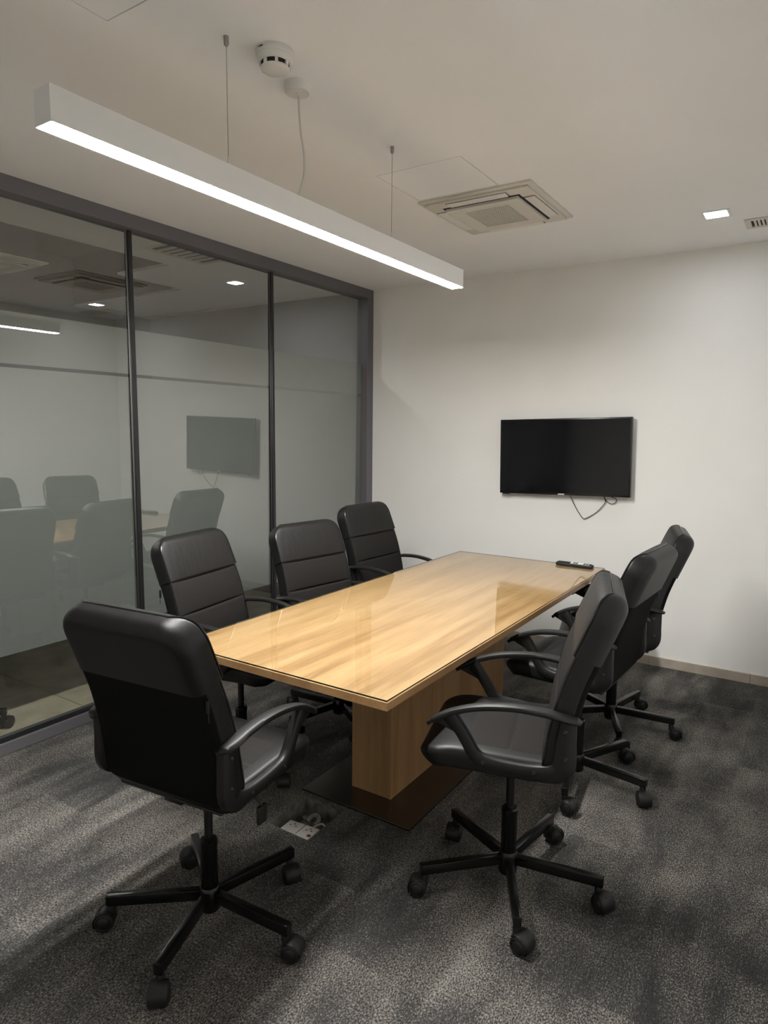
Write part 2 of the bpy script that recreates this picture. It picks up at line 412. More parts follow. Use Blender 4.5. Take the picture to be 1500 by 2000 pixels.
def vent(x, y, sx, sy, n, label, along='y', slotmat='slot'):
    t = thing('ceiling_vent', label, 'vent', (x, y, H), group='slotted ceiling vents')
    fr = MB(); bw = .03
    fr.box((-sx/2, -sy/2, -.006), (sx/2, -sy/2+bw, 0)).box((-sx/2, sy/2-bw, -.006), (sx/2, sy/2, 0)).box((-sx/2, -sy/2+bw, -.006), (-sx/2+bw, sy/2-bw, 0)).box((sx/2-bw, -sy/2+bw, -.006), (sx/2, sy/2-bw, 0))
    fr.build('vent_frame', M['creamp'], t, smooth=0)
    MB().box((-sx/2+bw, -sy/2+bw, -.0012), (sx/2-bw, sy/2-bw, -.0002)).build('backing', M[slotmat], t, smooth=0)
    if along == 'y':
        p_ = (sx-2*bw)/n; me = MB().box((-p_*.28, -sy/2+bw, -.0055), (p_*.28, sy/2-bw, -.0012)).mesh('slat', M['creamp'], 0)
        for k in range(1, n): link('slat', me, t, (-sx/2+bw+p_*k, 0, 0))
    else:
        p_ = (sy-2*bw)/n; me = MB().box((-sx/2+bw, -p_*.28, -.0055), (sx/2-bw, p_*.28, -.0012)).mesh('slat', M['creamp'], 0)
        for k in range(1, n): link('slat', me, t, (0, -sy/2+bw+p_*k, 0))
    return t
vent(2.775+.25, -.4325, .50, .185, 23, 'white slotted ceiling vent next to the square downlight')
vent(-.36, -1.62, .34, .50, 7, 'louvred ceiling vent in the corridor above the frosted glass', along='x')

# air conditioning cassette
def cassette(x, y, sx, sy, label, mat=M['creamp'], drop=.0):
    t = thing('ceiling_cassette_air_conditioner', label, 'air conditioner', (x, y, H-drop), group='ceiling air conditioning cassettes')
    hx, hy = sx/2, sy/2
    body = MB().box((-hx, -hy, -.012), (hx, hy, .0), bev=.004)
    body.box((-hx+.025, -hy+.025, -.024), (hx-.025, hy-.025, -.012), bev=.004)
    body.build('panel', mat, t, smooth=30)
    gx, gy = hx-.105, hy-.105
    # dark gap then the dropped intake panel
    MB().box((-gx-.012, -gy-.012, -.0252), (gx+.012, gy+.012, -.024)).build('shadow_gap', M['dark'], t, smooth=0)
    gr = MB()
    ix, iy = gx-.075, gy-.065
    gr.box((-gx, -gy, -.038), (gx, -iy, -.026)).box((-gx, iy, -.038), (gx, gy, -.026)).box((-gx, -iy, -.038), (-ix, iy, -.026)).box((ix, -iy, -.038), (gx, iy, -.026))
    ip = gr.build('intake_panel', mat, t, smooth=0)
    MB().box((-ix, -iy, -.0352), (ix, iy, -.027)).build('filter', M['slot'], ip, smooth=0)
    n = 22; p_ = 2*ix/n; me = MB().box((-p_*.25, -iy, -.0375), (p_*.25, iy, -.0354)).mesh('slat', mat, 0)
    for k in range(n+1): link('slat', me, ip, (-ix+p_*k, 0, 0))
    n = 14; p_ = 2*iy/n; me = MB().box((-ix, -p_*.14, -.0370), (ix, p_*.14, -.0356)).mesh('cross_bar', mat, 0)
    for k in range(1, n): link('cross_bar', me, ip, (0, -iy+p_*k, 0))
    for k in range(4):
        lx = (gx if k % 2 == 0 else gy)*.80; off = (hy if k % 2 == 0 else hx)
        fm = MB().box((-lx, -off+.036, -.0295), (lx, -off+.088, -.0245), bev=.002, seg=1)
        fm.box((-lx, -off+.089, -.0258), (lx, -off+.097, -.0240), 1).box((-lx-.003, -off+.034, -.0248), (lx+.003, -off+.036, -.0238), 1)
        fm.box((-lx-.004, -off+.034, -.0248), (-lx-.001, -off+.09, -.0238), 1).box((lx+.001, -off+.034, -.0248), (lx+.004, -off+.09, -.0238), 1)
        fm.build('air_flap', [M['whitep'], M['dark']], t, smooth=0, rot=(0, 0, math.pi/2*k))
    return t
cassette(1.715, -1.381, .60, .62, 'cream four way air conditioning cassette in the meeting room ceiling')
cas2 = cassette(-1.74, -2.27, .60, .62, 'pale air conditioning cassette hanging in the dark corridor ceiling', drop=.0)
MB().box((-.25, -.25, .0), (.25, .25, .28)).build('unit_body', M['alu'], cas2, smooth=0)
for sx_ in (-.22, .22):
    for sy_ in (-.22, .22): MB().tube([(sx_, sy_, .28), (sx_, sy_, .45)], .006).build('hanger_rod', M['steel'], cas2)

# smoke detector
t = thing('smoke_detector', 'round white smoke detector on the ceiling beside the cord rose', 'smoke detector', (1.733, -3.098, H), 2.2)
MB().lathe([(.057, 0), (.0585, -.003), (.0585, -.015), (.0570, -.018), (.056, -.019)], 40).build('base', M['whitep'], t)
MB().lathe([(.0545, -.019), (.055, -.026), (.053, -.033), (.048, -.037)], 40).build('collar', M['whitep'], t)
MB().lathe([(.0445, -.035), (.0425, -.049)], 40).build('chamber', M['dark'], t)
MB().lathe([(.042, -.0480), (.044, -.049), (.0435, -.053), (.038, -.0570), (.020, -.0592), (.004, -.0597)], 40).build('cap', M['whitep'], t)
me = MB().box((.0425, -.0045, -.051), (.0485, .0045, -.035)).mesh('rib', M['whitep'], 0)
for k in range(8): link('rib', me, t, None, (0, 0, math.pi/4*k+.2))
MB().lathe([(.0022, -.0592), (.0022, -.0602)], 10, mat=Matrix.Translation((.030, .012, .003))).build('indicator', M['dark'], t)
mk = MB()
for a, h_, z in ((2.30, .0035, -.008), (2.42, .004, -.009), (2.48, .004, -.009), (2.55, .003, -.009)):
    mk.box((.0577, -.0022, z-h_/2), (.0590, .0022, z+h_/2), mat=Matrix.Rotation(a, 4, 'Z'))
mk.build('printed_mark', M['slot'], t)

# ------------------------------------------------------------------ pendant lamp
LX0, LX1, LY0, LY1, LZ0, LZ1 = 1.6322, 1.6972, -3.8143, -1.7208, 2.2883, 2.3721
lc = (LX0+LX1)/2; ly = (LY0+LY1)/2
t = thing('linear_pendant_lamp', 'long white linear pendant lamp with glowing underside above the table', 'pendant lamp', (lc, ly, LZ0))
hw = (LX1-LX0)/2; hl = (LY1-LY0)/2; hh = LZ1-LZ0
hs = MB()
hs.box((-hw, -hl+.003, .002), (-hw+.003, hl-.003, hh)).box((hw-.003, -hl+.003, .002), (hw, hl-.003, hh)).box((-hw+.003, -hl+.003, hh-.003), (hw-.003, hl-.003, hh)).box((-hw+.003, -hl+.003, .012), (hw-.003, hl-.003, .015))
hs.build('housing', M['white'], t, smooth=0)
for s in (-1, 1):
    MB().box((-hw, s*hl-(.003 if s > 0 else 0), .001), (hw, s*hl+(.003 if s < 0 else 0), hh)).build('end_cap', M['white'], t, smooth=0)
MB().box((-hw+.0035, -hl+.0035, -.0005), (hw-.0035, hl-.0035, .010)).build('diffuser', M['lamp'], t, smooth=0)
for wy in (-3.234, -2.323):
    c_ = MB().lathe([(.0075, H-LZ0), (.0075, H-LZ0-.022), (.005, H-LZ0-.026), (.003, H-LZ0-.028)], 16).build('ceiling_cup', M['steel'], t, loc=(0, wy-ly, 0))
    MB().tube([(0, 0, H-LZ0-.02), (0, 0, hh+.01)], .0011, 6).build('suspension_wire', M['steel'], t, loc=(0, wy-ly, 0))
    MB().lathe([(.007, hh), (.007, hh+.012), (.003, hh+.022), (.003, hh+.036)], 12).build('wire_grip', M['whitep'], t, loc=(0, wy-ly, 0))
RY = -2.913
MB().lathe([(.042, H-LZ0), (.043, H-LZ0-.003), (.043, H-LZ0-.027), (.040, H-LZ0-.031), (.006, H-LZ0-.031), (.006, H-LZ0-.036)], 40).build('ceiling_rose', M['whitep'], t, loc=(0, RY-ly, 0))
MB().tube([q-Vector((lc, ly, LZ0)) for q in catmull([(lc, -2.908, 2.716), (lc, -2.906, 2.66), (lc, -2.897, 2.594), (lc, -2.881, 2.534), (lc, -2.882, 2.464), (lc, -2.905, 2.40), (lc, -2.925, 2.36)], 6)], .0035, 8).build('power_cord', M['wirew'], t)
MB().box((-.02, -hl+.12, hh), (.02, -hl+.19, hh+.003)).build('cover_plate', M['slot'], t, smooth=0)

# ------------------------------------------------------------------ table
TX0, TX1, TY0, TY1, TT, TBZ = 1.1665, 2.1629, -3.0933, -.6299, .760, .7325
tc_ = ((TX0+TX1)/2, (TY0+TY1)/2)
t = thing('conference_table', 'oak laminate conference table on a box pedestal and dark floor plate', 'table', (tc_[0], tc_[1], 0))
a, b = (TX1-TX0)/2, (TY1-TY0)/2
tp = MB().box((-a+.0012, -b+.0012, TBZ), (a-.0012, b-.0012, TT), bev=.0006, seg=1).build('tabletop', M['wood_y'], t, smooth=0)
for s in (-1, 1):
    MB().box((min(s*a, s*a-s*.0012), -b, TBZ), (max(s*a, s*a-s*.0012), b, TT-.0006)).build('edge_band', M['wood_edge'], tp, smooth=0)
    MB().box((-a+.0012, min(s*b, s*b-s*.0012), TBZ), (a-.0012, max(s*b, s*b-s*.0012), TT-.0006)).build('edge_band', M['wood_edge'], tp, smooth=0)
px0, px1, py0, py1 = 1.573-tc_[0], 1.779-tc_[0], -2.460-tc_[1], -1.258-tc_[1]
MB().box((px0+.018, py0+.002, .010), (px1-.018, py0+.020, TBZ)).build('pedestal_panel', M['wood_z'], t, smooth=0)
MB().box((px0+.018, py1-.020, .010), (px1-.018, py1-.002, TBZ)).build('pedestal_panel', M['wood_z'], t, smooth=0)
for s in (0, 1):
    x_ = px0 if s == 0 else px1-.018
    MB().box((x_, py0, .010), (x_+.018, py1, TBZ), bev=.0008, seg=1).build('pedestal_panel', M['wood_z'], t, smooth=0)
MB().box((1.400-tc_[0], -2.600-tc_[1], 0), (1.958-tc_[0], -1.118-tc_[1], .010), bev=.0015).build('base_plate', M['plate'], t, smooth=0)
# glass sheet lying on it
gs = MB(); i_ = .004
P = [(-a+i_, -b+i_, 0), (a-i_, -b+i_, 0), (a-i_, b-i_, 0), (-a+i_, b-i_, 0)]
Q = [(x, y, .0055) for x, y, z in P]
gs.add(P+Q, [(4, 5, 6, 7)], 0); gs.add(P+Q, [(3, 2, 1, 0)], 0)
gs.add(P+Q, [(0, 1, 5, 4), (1, 2, 6, 5), (2, 3, 7, 6), (3, 0, 4, 7)], 1)
bmw = gs.build('glass_sheet', [M['tglass'], M['gedge']], smooth=0, loc=(tc_[0], tc_[1], TT+.0004))
tag(bmw, 'clear protective glass sheet with dark green edge covering the oak tabletop', 'glass sheet')
TOP = TT+.006

# remote control
t = thing('remote_control', 'black remote control with white and grey buttons on the glass tabletop', 'remote control', (1.990, -.688, TOP), -.04)
MB().box((-.115, -.024, .0), (.115, .024, .019), bev=.007, seg=3).build('remote_body', M['plastic_d'], t)
bw_ = MB().box((-.0045, -.0045, 0), (.0045, .0045, .003), bev=.001, seg=1).mesh('button', M['logo'], 0)
bk_ = MB().box((-.0055, -.0045, 0), (.0055, .0045, .003), bev=.001, seg=1).mesh('button', M['plastic_d'], 0)
MB().box((-.022, -.019, .0185), (.098, .019, .0195)).build('face_plate', M['logo'], t, smooth=0)
for i in range(13):
    for j in range(3):
        x = -.100 + i*.0163
        link('button', bk_ if (i < 5 or i in (6, 7, 10, 11, 12)) else bw_, t, (x, -.013+j*.013, .0185))
# ------------------------------------------------------------------ television
t = thing('television', 'black flat screen television hung slightly crooked on the white wall', 'television', (1.680, -.045, 1.416))
t.rotation_euler = (0, -math.radians(1.25), 0)
tw, th = .473, .272
MB().box((-tw, -.030, -th), (tw, .004, th), bev=.003).build('bezel', M['tvframe'], t)
MB().box((-tw+.010, -.0312, -th+.016), (tw-.010, -.0300, th-.010)).build('screen', M['screen'], t, smooth=0)
MB().box((-.30, .004, -.22), (.30, .032, .15), bev=.008).build('rear_housing', M['plastic_d'], t)
MB().box((-.12, .032, -.12), (.12, .0445, .12)).build('wall_bracket', M['metal_b'], t, smooth=0)
MB().box((-.026, -.0318, -th+.003), (.020, -.0300, -th+.0095)).build('brand_mark', M['logo'], t, smooth=0)
MB().box((-tw+.02, -.026, -th-.007), (-tw+.075, -.010, -th+.001), bev=.002).build('sensor', M['plastic_d'], t)
cpts = [(1.737, -.030, 1.150), (1.742, -.028, 1.125), (1.770, -.022, 1.067), (1.805, -.016, 1.010), (1.829, -.012, .982), (1.850, -.012, .983), (1.917, -.012, 1.027), (1.960, -.015, 1.075), (1.981, -.018, 1.111), (1.970, -.022, 1.150), (1.963, -.025, 1.175)]
inv = (Matrix.Translation(t.location) @ t.rotation_euler.to_matrix().to_4x4()).inverted()
MB().tube(catmull([inv @ Vector(q) for q in cpts], 6), .0026, 8).build('power_cable', M['cable'], t)
cpts = [(1.966, -.022, 1.165), (1.985, -.016, 1.120), (2.020, -.014, 1.098), (2.050, -.014, 1.110), (2.053, -.016, 1.134), (2.025, -.020, 1.146), (1.990, -.024, 1.160), (1.98, -.026, 1.18)]
MB().tube(catmull([inv @ Vector(q) for q in cpts], 6), .0026, 8).build('power_cable', M['cable'], t)

# ------------------------------------------------------------------ floor socket box
cx_, cy__ = (FB[0]+FB[1])/2, (FB[2]+FB[3])/2
t = thing('floor_socket_box', 'open floor box with a white double socket sunk in the carpet', 'floor socket', (cx_, cy__, 0))
hx, hy = (FB[1]-FB[0])/2, (FB[3]-FB[2])/2
bx_ = MB(); e_ = .0005
bx_.box((-hx+e_, -hy+e_, -.075), (-hx+.004, hy-e_, -.001)).box((hx-.004, -hy+e_, -.075), (hx-e_, hy-e_, -.001)).box((-hx+.004, -hy+e_, -.075), (hx-.004, -hy+.004, -.001)).box((-hx+.004, hy-.004, -.075), (hx-.004, hy-e_, -.001)).box((-hx+.004, -hy+.004, -.075), (hx-.004, hy-.004, -.072))
bx_.build('box_liner', M['boxgrey'], t, smooth=0)
ps = MB().box((-.075, -.043, 0), (.075, .043, .016), bev=.004)
pl = ps.build('socket_plate', M['socket'], t, loc=(.012, -.062, -.032), rot=(0, math.radians(-2), math.radians(3)))
MB().box((.005, -.0425, .0162), (.007, .0425, .0172)).build('plate_joint', M['slot'], pl, smooth=0)
MB().box((-.073, -.0425, .001), (.073, -.030, .0175), bev=.002).build('plate_lip', M['socket'], pl)
hm = MB().box((-.004, -.002, .016), (.004, .002, .0168)).mesh('socket_hole', M['dark'], 0)
for q in ((-.052, .012), (-.024, .012), (-.038, .024), (.030, .012), (.054, .012), (.042, .024)): link('socket_hole', hm, pl, (q[0], q[1], .0001))
MB().box((.055, -.024, .016), (.071, -.012, .0195), bev=.001).build('rocker_switch', M['red'], pl)
random.seed(3)
def lump(r, sc):
    bm = bmesh.new(); bmesh.ops.create_icosphere(bm, subdivisions=2, radius=r)
    for q in bm.verts: q.co = Vector((q.co.x*sc[0], q.co.y*sc[1], q.co.z*sc[2]))*(1+random.uniform(-.22, .22))
    mb = MB().add([q.co[:] for q in bm.verts], [[q.index for q in f.verts] for f in bm.faces]); bm.free(); return mb
for q, r in (((-.04, .035, -.062), .020), ((.015, .05, -.060), .022), ((.055, .03, -.064), .017), ((.075, .06, -.063), .018), ((-.01, .075, -.063), .016), ((-.07, .08, -.064), .014), ((.04, .085, -.064), .015)):
    lump(r, (1.3, 1, .6)).build('plaster_lump', M['debris'], t, loc=q)
MB().tube(catmull([(-.03, .045, -.05), (-.02, .065, -.03), (.005, .066, -.022), (.025, .05, -.030), (.022, .030, -.042)], 6), .009, 10).build('cable_gland', M['debris'], t)
MB().tube(catmull([(.02, .02, -.045), (.05, .045, -.035), (.085, .02, -.045), (.06, -.01, -.05)], 6), .004, 8).build('loose_cable', M['wirew'], t)

# ------------------------------------------------------------------ office chairs
BACK = catmull([(-.152, 0, .535), (-.162, 0, .620), (-.176, 0, .710), (-.207, 0, .835), (-.259, 0, .970), (-.316, 0, 1.108)], 14)
def arclen(pts):
    s = [0]
    for a, b in zip(pts, pts[1:]): s.append(s[-1]+(b-a).length)
    return s
BL = arclen(BACK); BLEN = BL[-1]
def sp_at(d):
    d = max(0, min(BLEN, d))
    for i in range(len(BL)-1):
        if d <= BL[i+1] or i == len(BL)-2:
            q = (d-BL[i])/(BL[i+1]-BL[i]); P = BACK[i].lerp(BACK[i+1], q); T = (BACK[i+1]-BACK[i]).normalized(); break
    n = Vector((T.z, 0, -T.x))          # towards the sitter
    return P, n
def end_round(d, r): return 0 if d >= r else r-math.sqrt(max(0, r*r-(r-d)**2))
def rrect(hw_, hf, hb_, rf, rb, n=5):
    """rounded rectangle section: list of (lateral, normal); front radius rf, rear radius rb"""
    pts = []
    for cxs, cn, r, a0 in ((1, 1, rf, 0), (-1, 1, rf, 90), (-1, -1, rb, 180), (1, -1, rb, 270)):
        h = hf if cn > 0 else hb_
        rr = min(r, h*.95, hw_*.95)
        for k in range(n+1):
            a_ = math.radians(a0+90*k/n)
            pts.append((cxs*(hw_-rr)+rr*math.cos(a_), cn*(h-rr)+rr*math.sin(a_)))
    return pts
def back_section(d, off=0, seams=True, lo=0, hi=None):
    top = BLEN-d
    hwid = .247 - .018*d/BLEN
    hwid -= end_round(top, .088)
    if d < .06: hwid -= end_round(d, .06)
    hf = .043; hb_ = .036
    q = max(end_round(top, .040), end_round(d, .02))
    hf -= q*.95; hb_ -= q*1.0
    g_ = 0
    if seams:
        for s_ in (.215, .365, .505):
            g_ = max(g_, math.exp(-((top-s_)/.0042)**2))
    return hwid+off, hf+off, hb_+off, g_
def subdivide_front(sec, n=16):
    """extra points across the flat front so that it can bulge"""
    out = []
    for i, q in enumerate(sec):
        out.append(q)
        r = sec[(i+1) % len(sec)]
        if abs(q[0]-r[0]) > .05:
            for k in range(1, n): out.append((q[0]+(r[0]-q[0])*k/n, q[1]+(r[1]-q[1])*k/n))
    return out
def back_mesh(name, d0, d1, off, mats, seams, bulge, nrow=46, hem=False):
    rows = []
    for k in range(nrow+1):
        u = k/nrow
        rows.append(d0+(d1-d0)*(.5-.5*math.cos(math.pi*u)) if not seams else d0+(d1-d0)*u)
    if seams:   # finer near seams and ends
        ex = []
        for s_ in (.215, .365, .505):
            for e2 in (-.012, -.007, -.003, 0, .003, .007, .012): ex.append(BLEN-s_+e2)
        ex += [d0+x for x in (.002, .005, .010, .016, .024)]
        rows = sorted(set(round(x, 5) for x in rows+[x for x in ex if d0 < x < d1]))
    vs = []; fs = []; mi = []; n = None
    for d in rows:
        hwid, hf, hb_, g_ = back_section(d, off, seams)
        P, nn = sp_at(d)
        sec = subdivide_front(rrect(hwid, hf, hb_, .012, .026 if seams else .040))
        n = len(sec)
        for y, z in sec:
            if z > 0:
                fl_ = max(0, 1-(abs(y)/hwid)**4)
                bz = bulge*fl_
                if seams:
                    top = BLEN-d; lim = [.215, .365, .505, BLEN]
                    for a_, b_ in zip(lim, lim[1:]):
                        if a_ <= top <= b_: bz = bulge*fl_*math.sin(math.pi*(top-a_)/(b_-a_))**.5
                else:
                    top = BLEN-d; bz = bulge*fl_*math.sin(math.pi*min(1, max(0, top/.208)))**.5
                z = z + bz - .007*g_*fl_
            q = P + nn*z; vs.append((q.x, y, q.z))
    for i in range(len(rows)-1):
        for k in range(n):
            k2 = (k+1) % n; fs.append((i*n+k, i*n+k2, (i+1)*n+k2, (i+1)*n+k))
            s1 = vs[i*n+k]
    # end caps as fans
    for i, rev in ((0, True), (len(rows)-1, False)):
        c = Vector((0, 0, 0))
        for k in range(n): c += Vector(vs[i*n+k])
        vs.append(tuple(c/n)); ci = len(vs)-1
        for k in range(n):
            f = (i*n+k, i*n+(k+1) % n, ci); fs.append(tuple(reversed(f)) if rev else f)
    mb = MB(); mb.add(vs, fs)
    return mb, rows, n
def chair_meshes():
    C = {}
    # lower back cushion: front mesh fabric, leather gusset
    mb, rows, n = back_mesh('b', 0, BLEN-.19, 0, None, True, .006)
    sec = subdivide_front(rrect(.2, .04, .03, .012, .026))
    front = [k for k in range(n) if sec[k][1] > .035 and sec[(k+1) % n][1] > .035]
    fset = set(front); mi = []
    for i in range(len(rows)-1):
        for k in range(n): mi.append(1 if k in fset else 2 if sec[k][1] < -.008 and sec[(k+1) % n][1] < -.008 else 0)
    mb.mi[:len(mi)] = mi
    C['backrest'] = mb.mesh('backrest', [M['leather'], M['fab'], M['fab_back']], 50)
    mb, rows, n = back_mesh('h', BLEN-.208, BLEN, .006, None, False, .008, 40)
    mi = []
    for i in range(len(rows)-1):
        for k in range(n): mi.append(1 if k in fset else 0)
    mb.mi[:len(mi)] = mi
    C['head_cover'] = mb.mesh('head_cover', [M['leather'], M['leather_b']], 50)
    # piping round the front edge of the head cover and down the sides
    def piping(d0, d1, off):
        pts = []
        ds = [d0+(d1-d0)*k/24 for k in range(25)]
        ds2 = [BLEN-.001-(.088)*(1-math.sin(math.pi/2*k/10)) for k in range(11)] if d1 >= BLEN-.001 else []
        ds = [d for d in ds if d < BLEN-.088] + ds2 if ds2 else ds
        right = []
        for d in ds:
            hwid, hf, hb_, g_ = back_section(d, off, False); P, nn = sp_at(d)
            q = P+nn*(hf-.001); right.append(Vector((q.x, hwid-.003, q.z)))
        left = [Vector((q.x, -q.y, q.z)) for q in right]
        return right, left
    rgt, lft = piping(BLEN-.206, BLEN-.001, .006)
    C['piping'] = MB().tube(rgt+list(reversed(lft)), .0032, 6).mesh('piping', M['pipe'])
    rgt, lft = piping(.012, BLEN-.210, 0)
    C['side_piping'] = [MB().tube(q, .0030, 6).mesh('side_piping', M['pipe']) for q in (rgt, lft)]
    # rear lining panel below the leather cover (slightly proud of the cushion)
    vs = []; fs = []; nr = 24; nc = 16
    rr = [.012+(BLEN-.205-.012)*k/nr for k in range(nr+1)]
    for d in rr:
        hwid, hf, hb_, g_ = back_section(d, 0, False); P, nn = sp_at(d)
        for k in range(nc+1):
            y = -1+2*k/nc
            e2 = .0022 if abs(y) < .99 and .012 < d else -.004
            q = P - nn*(hb_+e2); vs.append((q.x, y*(hwid-.012), q.z))
    for i in range(nr):
        for k in range(nc): fs.append((i*(nc+1)+k, i*(nc+1)+k+1, (i+1)*(nc+1)+k+1, (i+1)*(nc+1)+k))
    C['rear_lining'] = MB().add(vs, fs).mesh('rear_lining', M['fab_back'], 60)
    z0 = BLEN-.235; P, nn = sp_at(z0)
    C['zip_pull'] = MB().box((P.x-.030, -.243, P.z-.035), (P.x-.022, -.236, P.z), bev=.001, seg=1).tube([(P.x-.026, -.2405, P.z-.033), (P.x-.026, -.2425, P.z-.062)], .0014, 6).mesh('zip_pull', M['plastic_d'])
    # seat cushion
    SP = catmull([(-.175, 0, .548), (-.05, 0, .546), (.08, 0, .550), (.18, 0, .552), (.240, 0, .540), (.272, 0, .516)], 12)
    SL = arclen(SP); slen = SL[-1]; vs = []; fs = []; n = 0
    for i, P in enumerate(SP):
        d = SL[i]; e2 = slen-d
        T = (SP[min(i+1, len(SP)-1)]-SP[max(i-1, 0)]).normalized(); nn = Vector((-T.z, 0, T.x))
        hwid = .236 - end_round(d, .05) - end_round(e2, .085)
        hf = .036-max(end_round(d, .02), end_round(e2, .032))*.95; hb_ = .034-max(end_round(d, .02), end_round(e2, .030))*.95
        sec = subdivide_front(rrect(hwid, hf, hb_, .022, .02)); n = len(sec)
        for y, z in sec:
            if z > 0: z += .006*math.sin(math.pi*min(1, max(0, d/slen)))*max(0, 1-(abs(y)/hwid)**4)
            q = P+nn*z; vs.append((q.x, y, q.z))
    for i in range(len(SP)-1):
        for k in range(n): k2 = (k+1) % n; fs.append((i*n+k, i*n+k2, (i+1)*n+k2, (i+1)*n+k))
    fs.append(tuple(reversed(range(n)))); fs.append(tuple(range((len(SP)-1)*n, len(SP)*n)))
    C['seat'] = MB().add(vs, fs).mesh('seat', M['leather'], 50)
    def seat_panel(d0, d1):
        vs = []; fs = []; nr, nc = 14, 16
        for k in range(nr+1):
            d = d0+(d1-d0)*k/nr
            for i in range(len(SL)-1):
                if d <= SL[i+1]: break
            u = (d-SL[i])/(SL[i+1]-SL[i]); P = SP[i].lerp(SP[i+1], u); T = (SP[i+1]-SP[i]).normalized(); nn = Vector((-T.z, 0, T.x))
            for j in range(nc+1):
                y = -1+2*j/nc; e2 = min(1, min(d-d0, d1-d)/.012, (1-abs(y))*.19/.012)
                z = .036+.006*math.sin(math.pi*d/slen)*max(0, 1-(abs(y)*.195/.236)**4) + .0035*math.sqrt(max(0, e2)) - .0015
                q = P+nn*z; vs.append((q.x, y*.195, q.z))
        for i in range(nr):
            for j in range(nc): fs.append((i*(nc+1)+j, i*(nc+1)+j+1, (i+1)*(nc+1)+j+1, (i+1)*(nc+1)+j))
        return MB().add(vs, fs).mesh('seat_panel', M['fab'], 60)
    C['seat_panel'] = [seat_panel(.03, .165), seat_panel(.165, .31)]
    C['seat_board'] = MB().box((-.165, -.20, .506), (.20, .20, .516), bev=.004).mesh('seat_board', M['plastic_d'])
    # arm rest: closed loop frame with a broad curved top
    def arm(sgn):
        mb = MB(); Y = .251
        path = catmull([(.178, 0, .706), (.150, 0, .672), (.122, 0, .630), (.098, 0, .590), (.066, 0, .566), (.0, 0, .559), (-.09, 0, .556), (-.150, 0, .560), (-.178, 0, .590), (-.182, 0, .660), (-.188, 0, .738)], 5)
        wd = [.023, .019, .0185, .019, .0205, .0175, .0195, .030, .034, .031, .024]
        wds = [q.x for q in catmull([(x, 0, 0) for x in wd], 5)]
        vs = []; fs = []
        for i, q in enumerate(path):
            T = (path[min(i+1, len(path)-1)]-path[max(i-1, 0)]).normalized(); nn = Vector((-T.z, 0, T.x)); h = wds[i]; ly_ = .0145; c_ = .004
            for (a_, b_) in ((-h+c_, -ly_), (h-c_, -ly_), (h, -ly_+c_), (h, ly_-c_), (h-c_, ly_), (-h+c_, ly_), (-h, ly_-c_), (-h, -ly_+c_)):
                w_ = q+nn*a_; vs.append((w_.x, sgn*(Y-.012)+b_, w_.z))
        for i in range(len(path)-1):
            for k in range(8): k2 = (k+1) % 8; fs.append((i*8+k, i*8+k2, (i+1)*8+k2, (i+1)*8+k))
        fs.append(tuple(range(8))); fs.append(tuple(range((len(path)-1)*8, len(path)*8)))
        mb.add(vs, fs)
        pad = catmull([(.245, 0, .672), (.222, 0, .690), (.165, 0, .722), (.08, 0, .748), (-.02, 0, .760), (-.11, 0, .757), (-.175, 0, .747), (-.212, 0, .738), (-.225, 0, .733)], 6)
        wl = [.006, .012, .0175, .0195, .0205, .023, .027, .022, .006]; wls = [q.x for q in catmull([(x, 0, 0) for x in wl], 6)]
        yo = [q.x for q in catmull([(x, 0, 0) for x in (0, 0, 0, .002, .004, .004, .002, -.004, -.008)], 6)]
        vs = []; fs = []
        for i, q in enumerate(pad):
            T = (pad[min(i+1, len(pad)-1)]-pad[max(i-1, 0)]).normalized(); nn = Vector((T.z, 0, -T.x)); 
            if nn.z < 0: nn = -nn
            h = max(.002, wls[i]); th_ = .0105 if 4 < i < len(pad)-6 else .007; q = q-Vector((0, 0, .0025))
            for k in range(10):
                a_ = 2*math.pi*k/10; ca, sa = math.cos(a_), math.sin(a_)
                yy = h*math.copysign(abs(ca)**.7, ca); zz = th_*math.copysign(abs(sa)**.7, sa)
                w_ = q+nn*zz; vs.append((w_.x, sgn*(Y+yo[i])+yy, w_.z))
        n_ = 10
        for i in range(len(pad)-1):
            for k in range(n_): k2 = (k+1) % n_; fs.append((i*n_+k, i*n_+k2, (i+1)*n_+k2, (i+1)*n_+k))
        fs.append(tuple(range(n_))); fs.append(tuple(range((len(pad)-1)*n_, len(pad)*n_)))
        mb.add(vs, fs)
        # under-web joining the front post and the pad
        mb.add([(.225, sgn*(Y-.012)-.009, .680), (.160, sgn*(Y-.012)-.009, .715), (.128, sgn*(Y-.012)-.009, .652), (.160, sgn*(Y-.012)-.009, .652),
                (.225, sgn*(Y-.012)+.009, .680), (.160, sgn*(Y-.012)+.009, .715), (.128, sgn*(Y-.012)+.009, .652), (.160, sgn*(Y-.012)+.009, .652)],
               [(0, 1, 2, 3), (7, 6, 5, 4), (0, 4, 5, 1), (1, 5, 6, 2), (2, 6, 7, 3), (3, 7, 4, 0)])
        return mb.mesh('armrest', M['plastic'], 50)
    C['armrest'] = {1: arm(1), -1: arm(-1)}
    rotx = Matrix.Rotation(math.pi/2, 4, 'X')
    C['screw'] = MB().lathe([(.0065, -.0015), (.0065, .0008), (.004, .0022), (.0025, .0010)], 12, mat=rotx).mesh('screw', M['screw'])
    # mechanism, lever, lift
    C['tilt_mechanism'] = MB().box((-.09, -.055, .470), (.09, .055, .506), bev=.006).box((-.15, -.035, .485), (.15, .035, .506), bev=.004).mesh('tilt_mechanism', M['metal_b'])
    C['lever'] = MB().tube(catmull([(.0, -.04, .488), (.0, -.13, .485), (.004, -.185, .478), (.010, -.205, .452)], 5), .0045, 8).box((-.012, -.213, .395), (.030, -.199, .455), bev=.006).mesh('lever', M['plastic_d'])
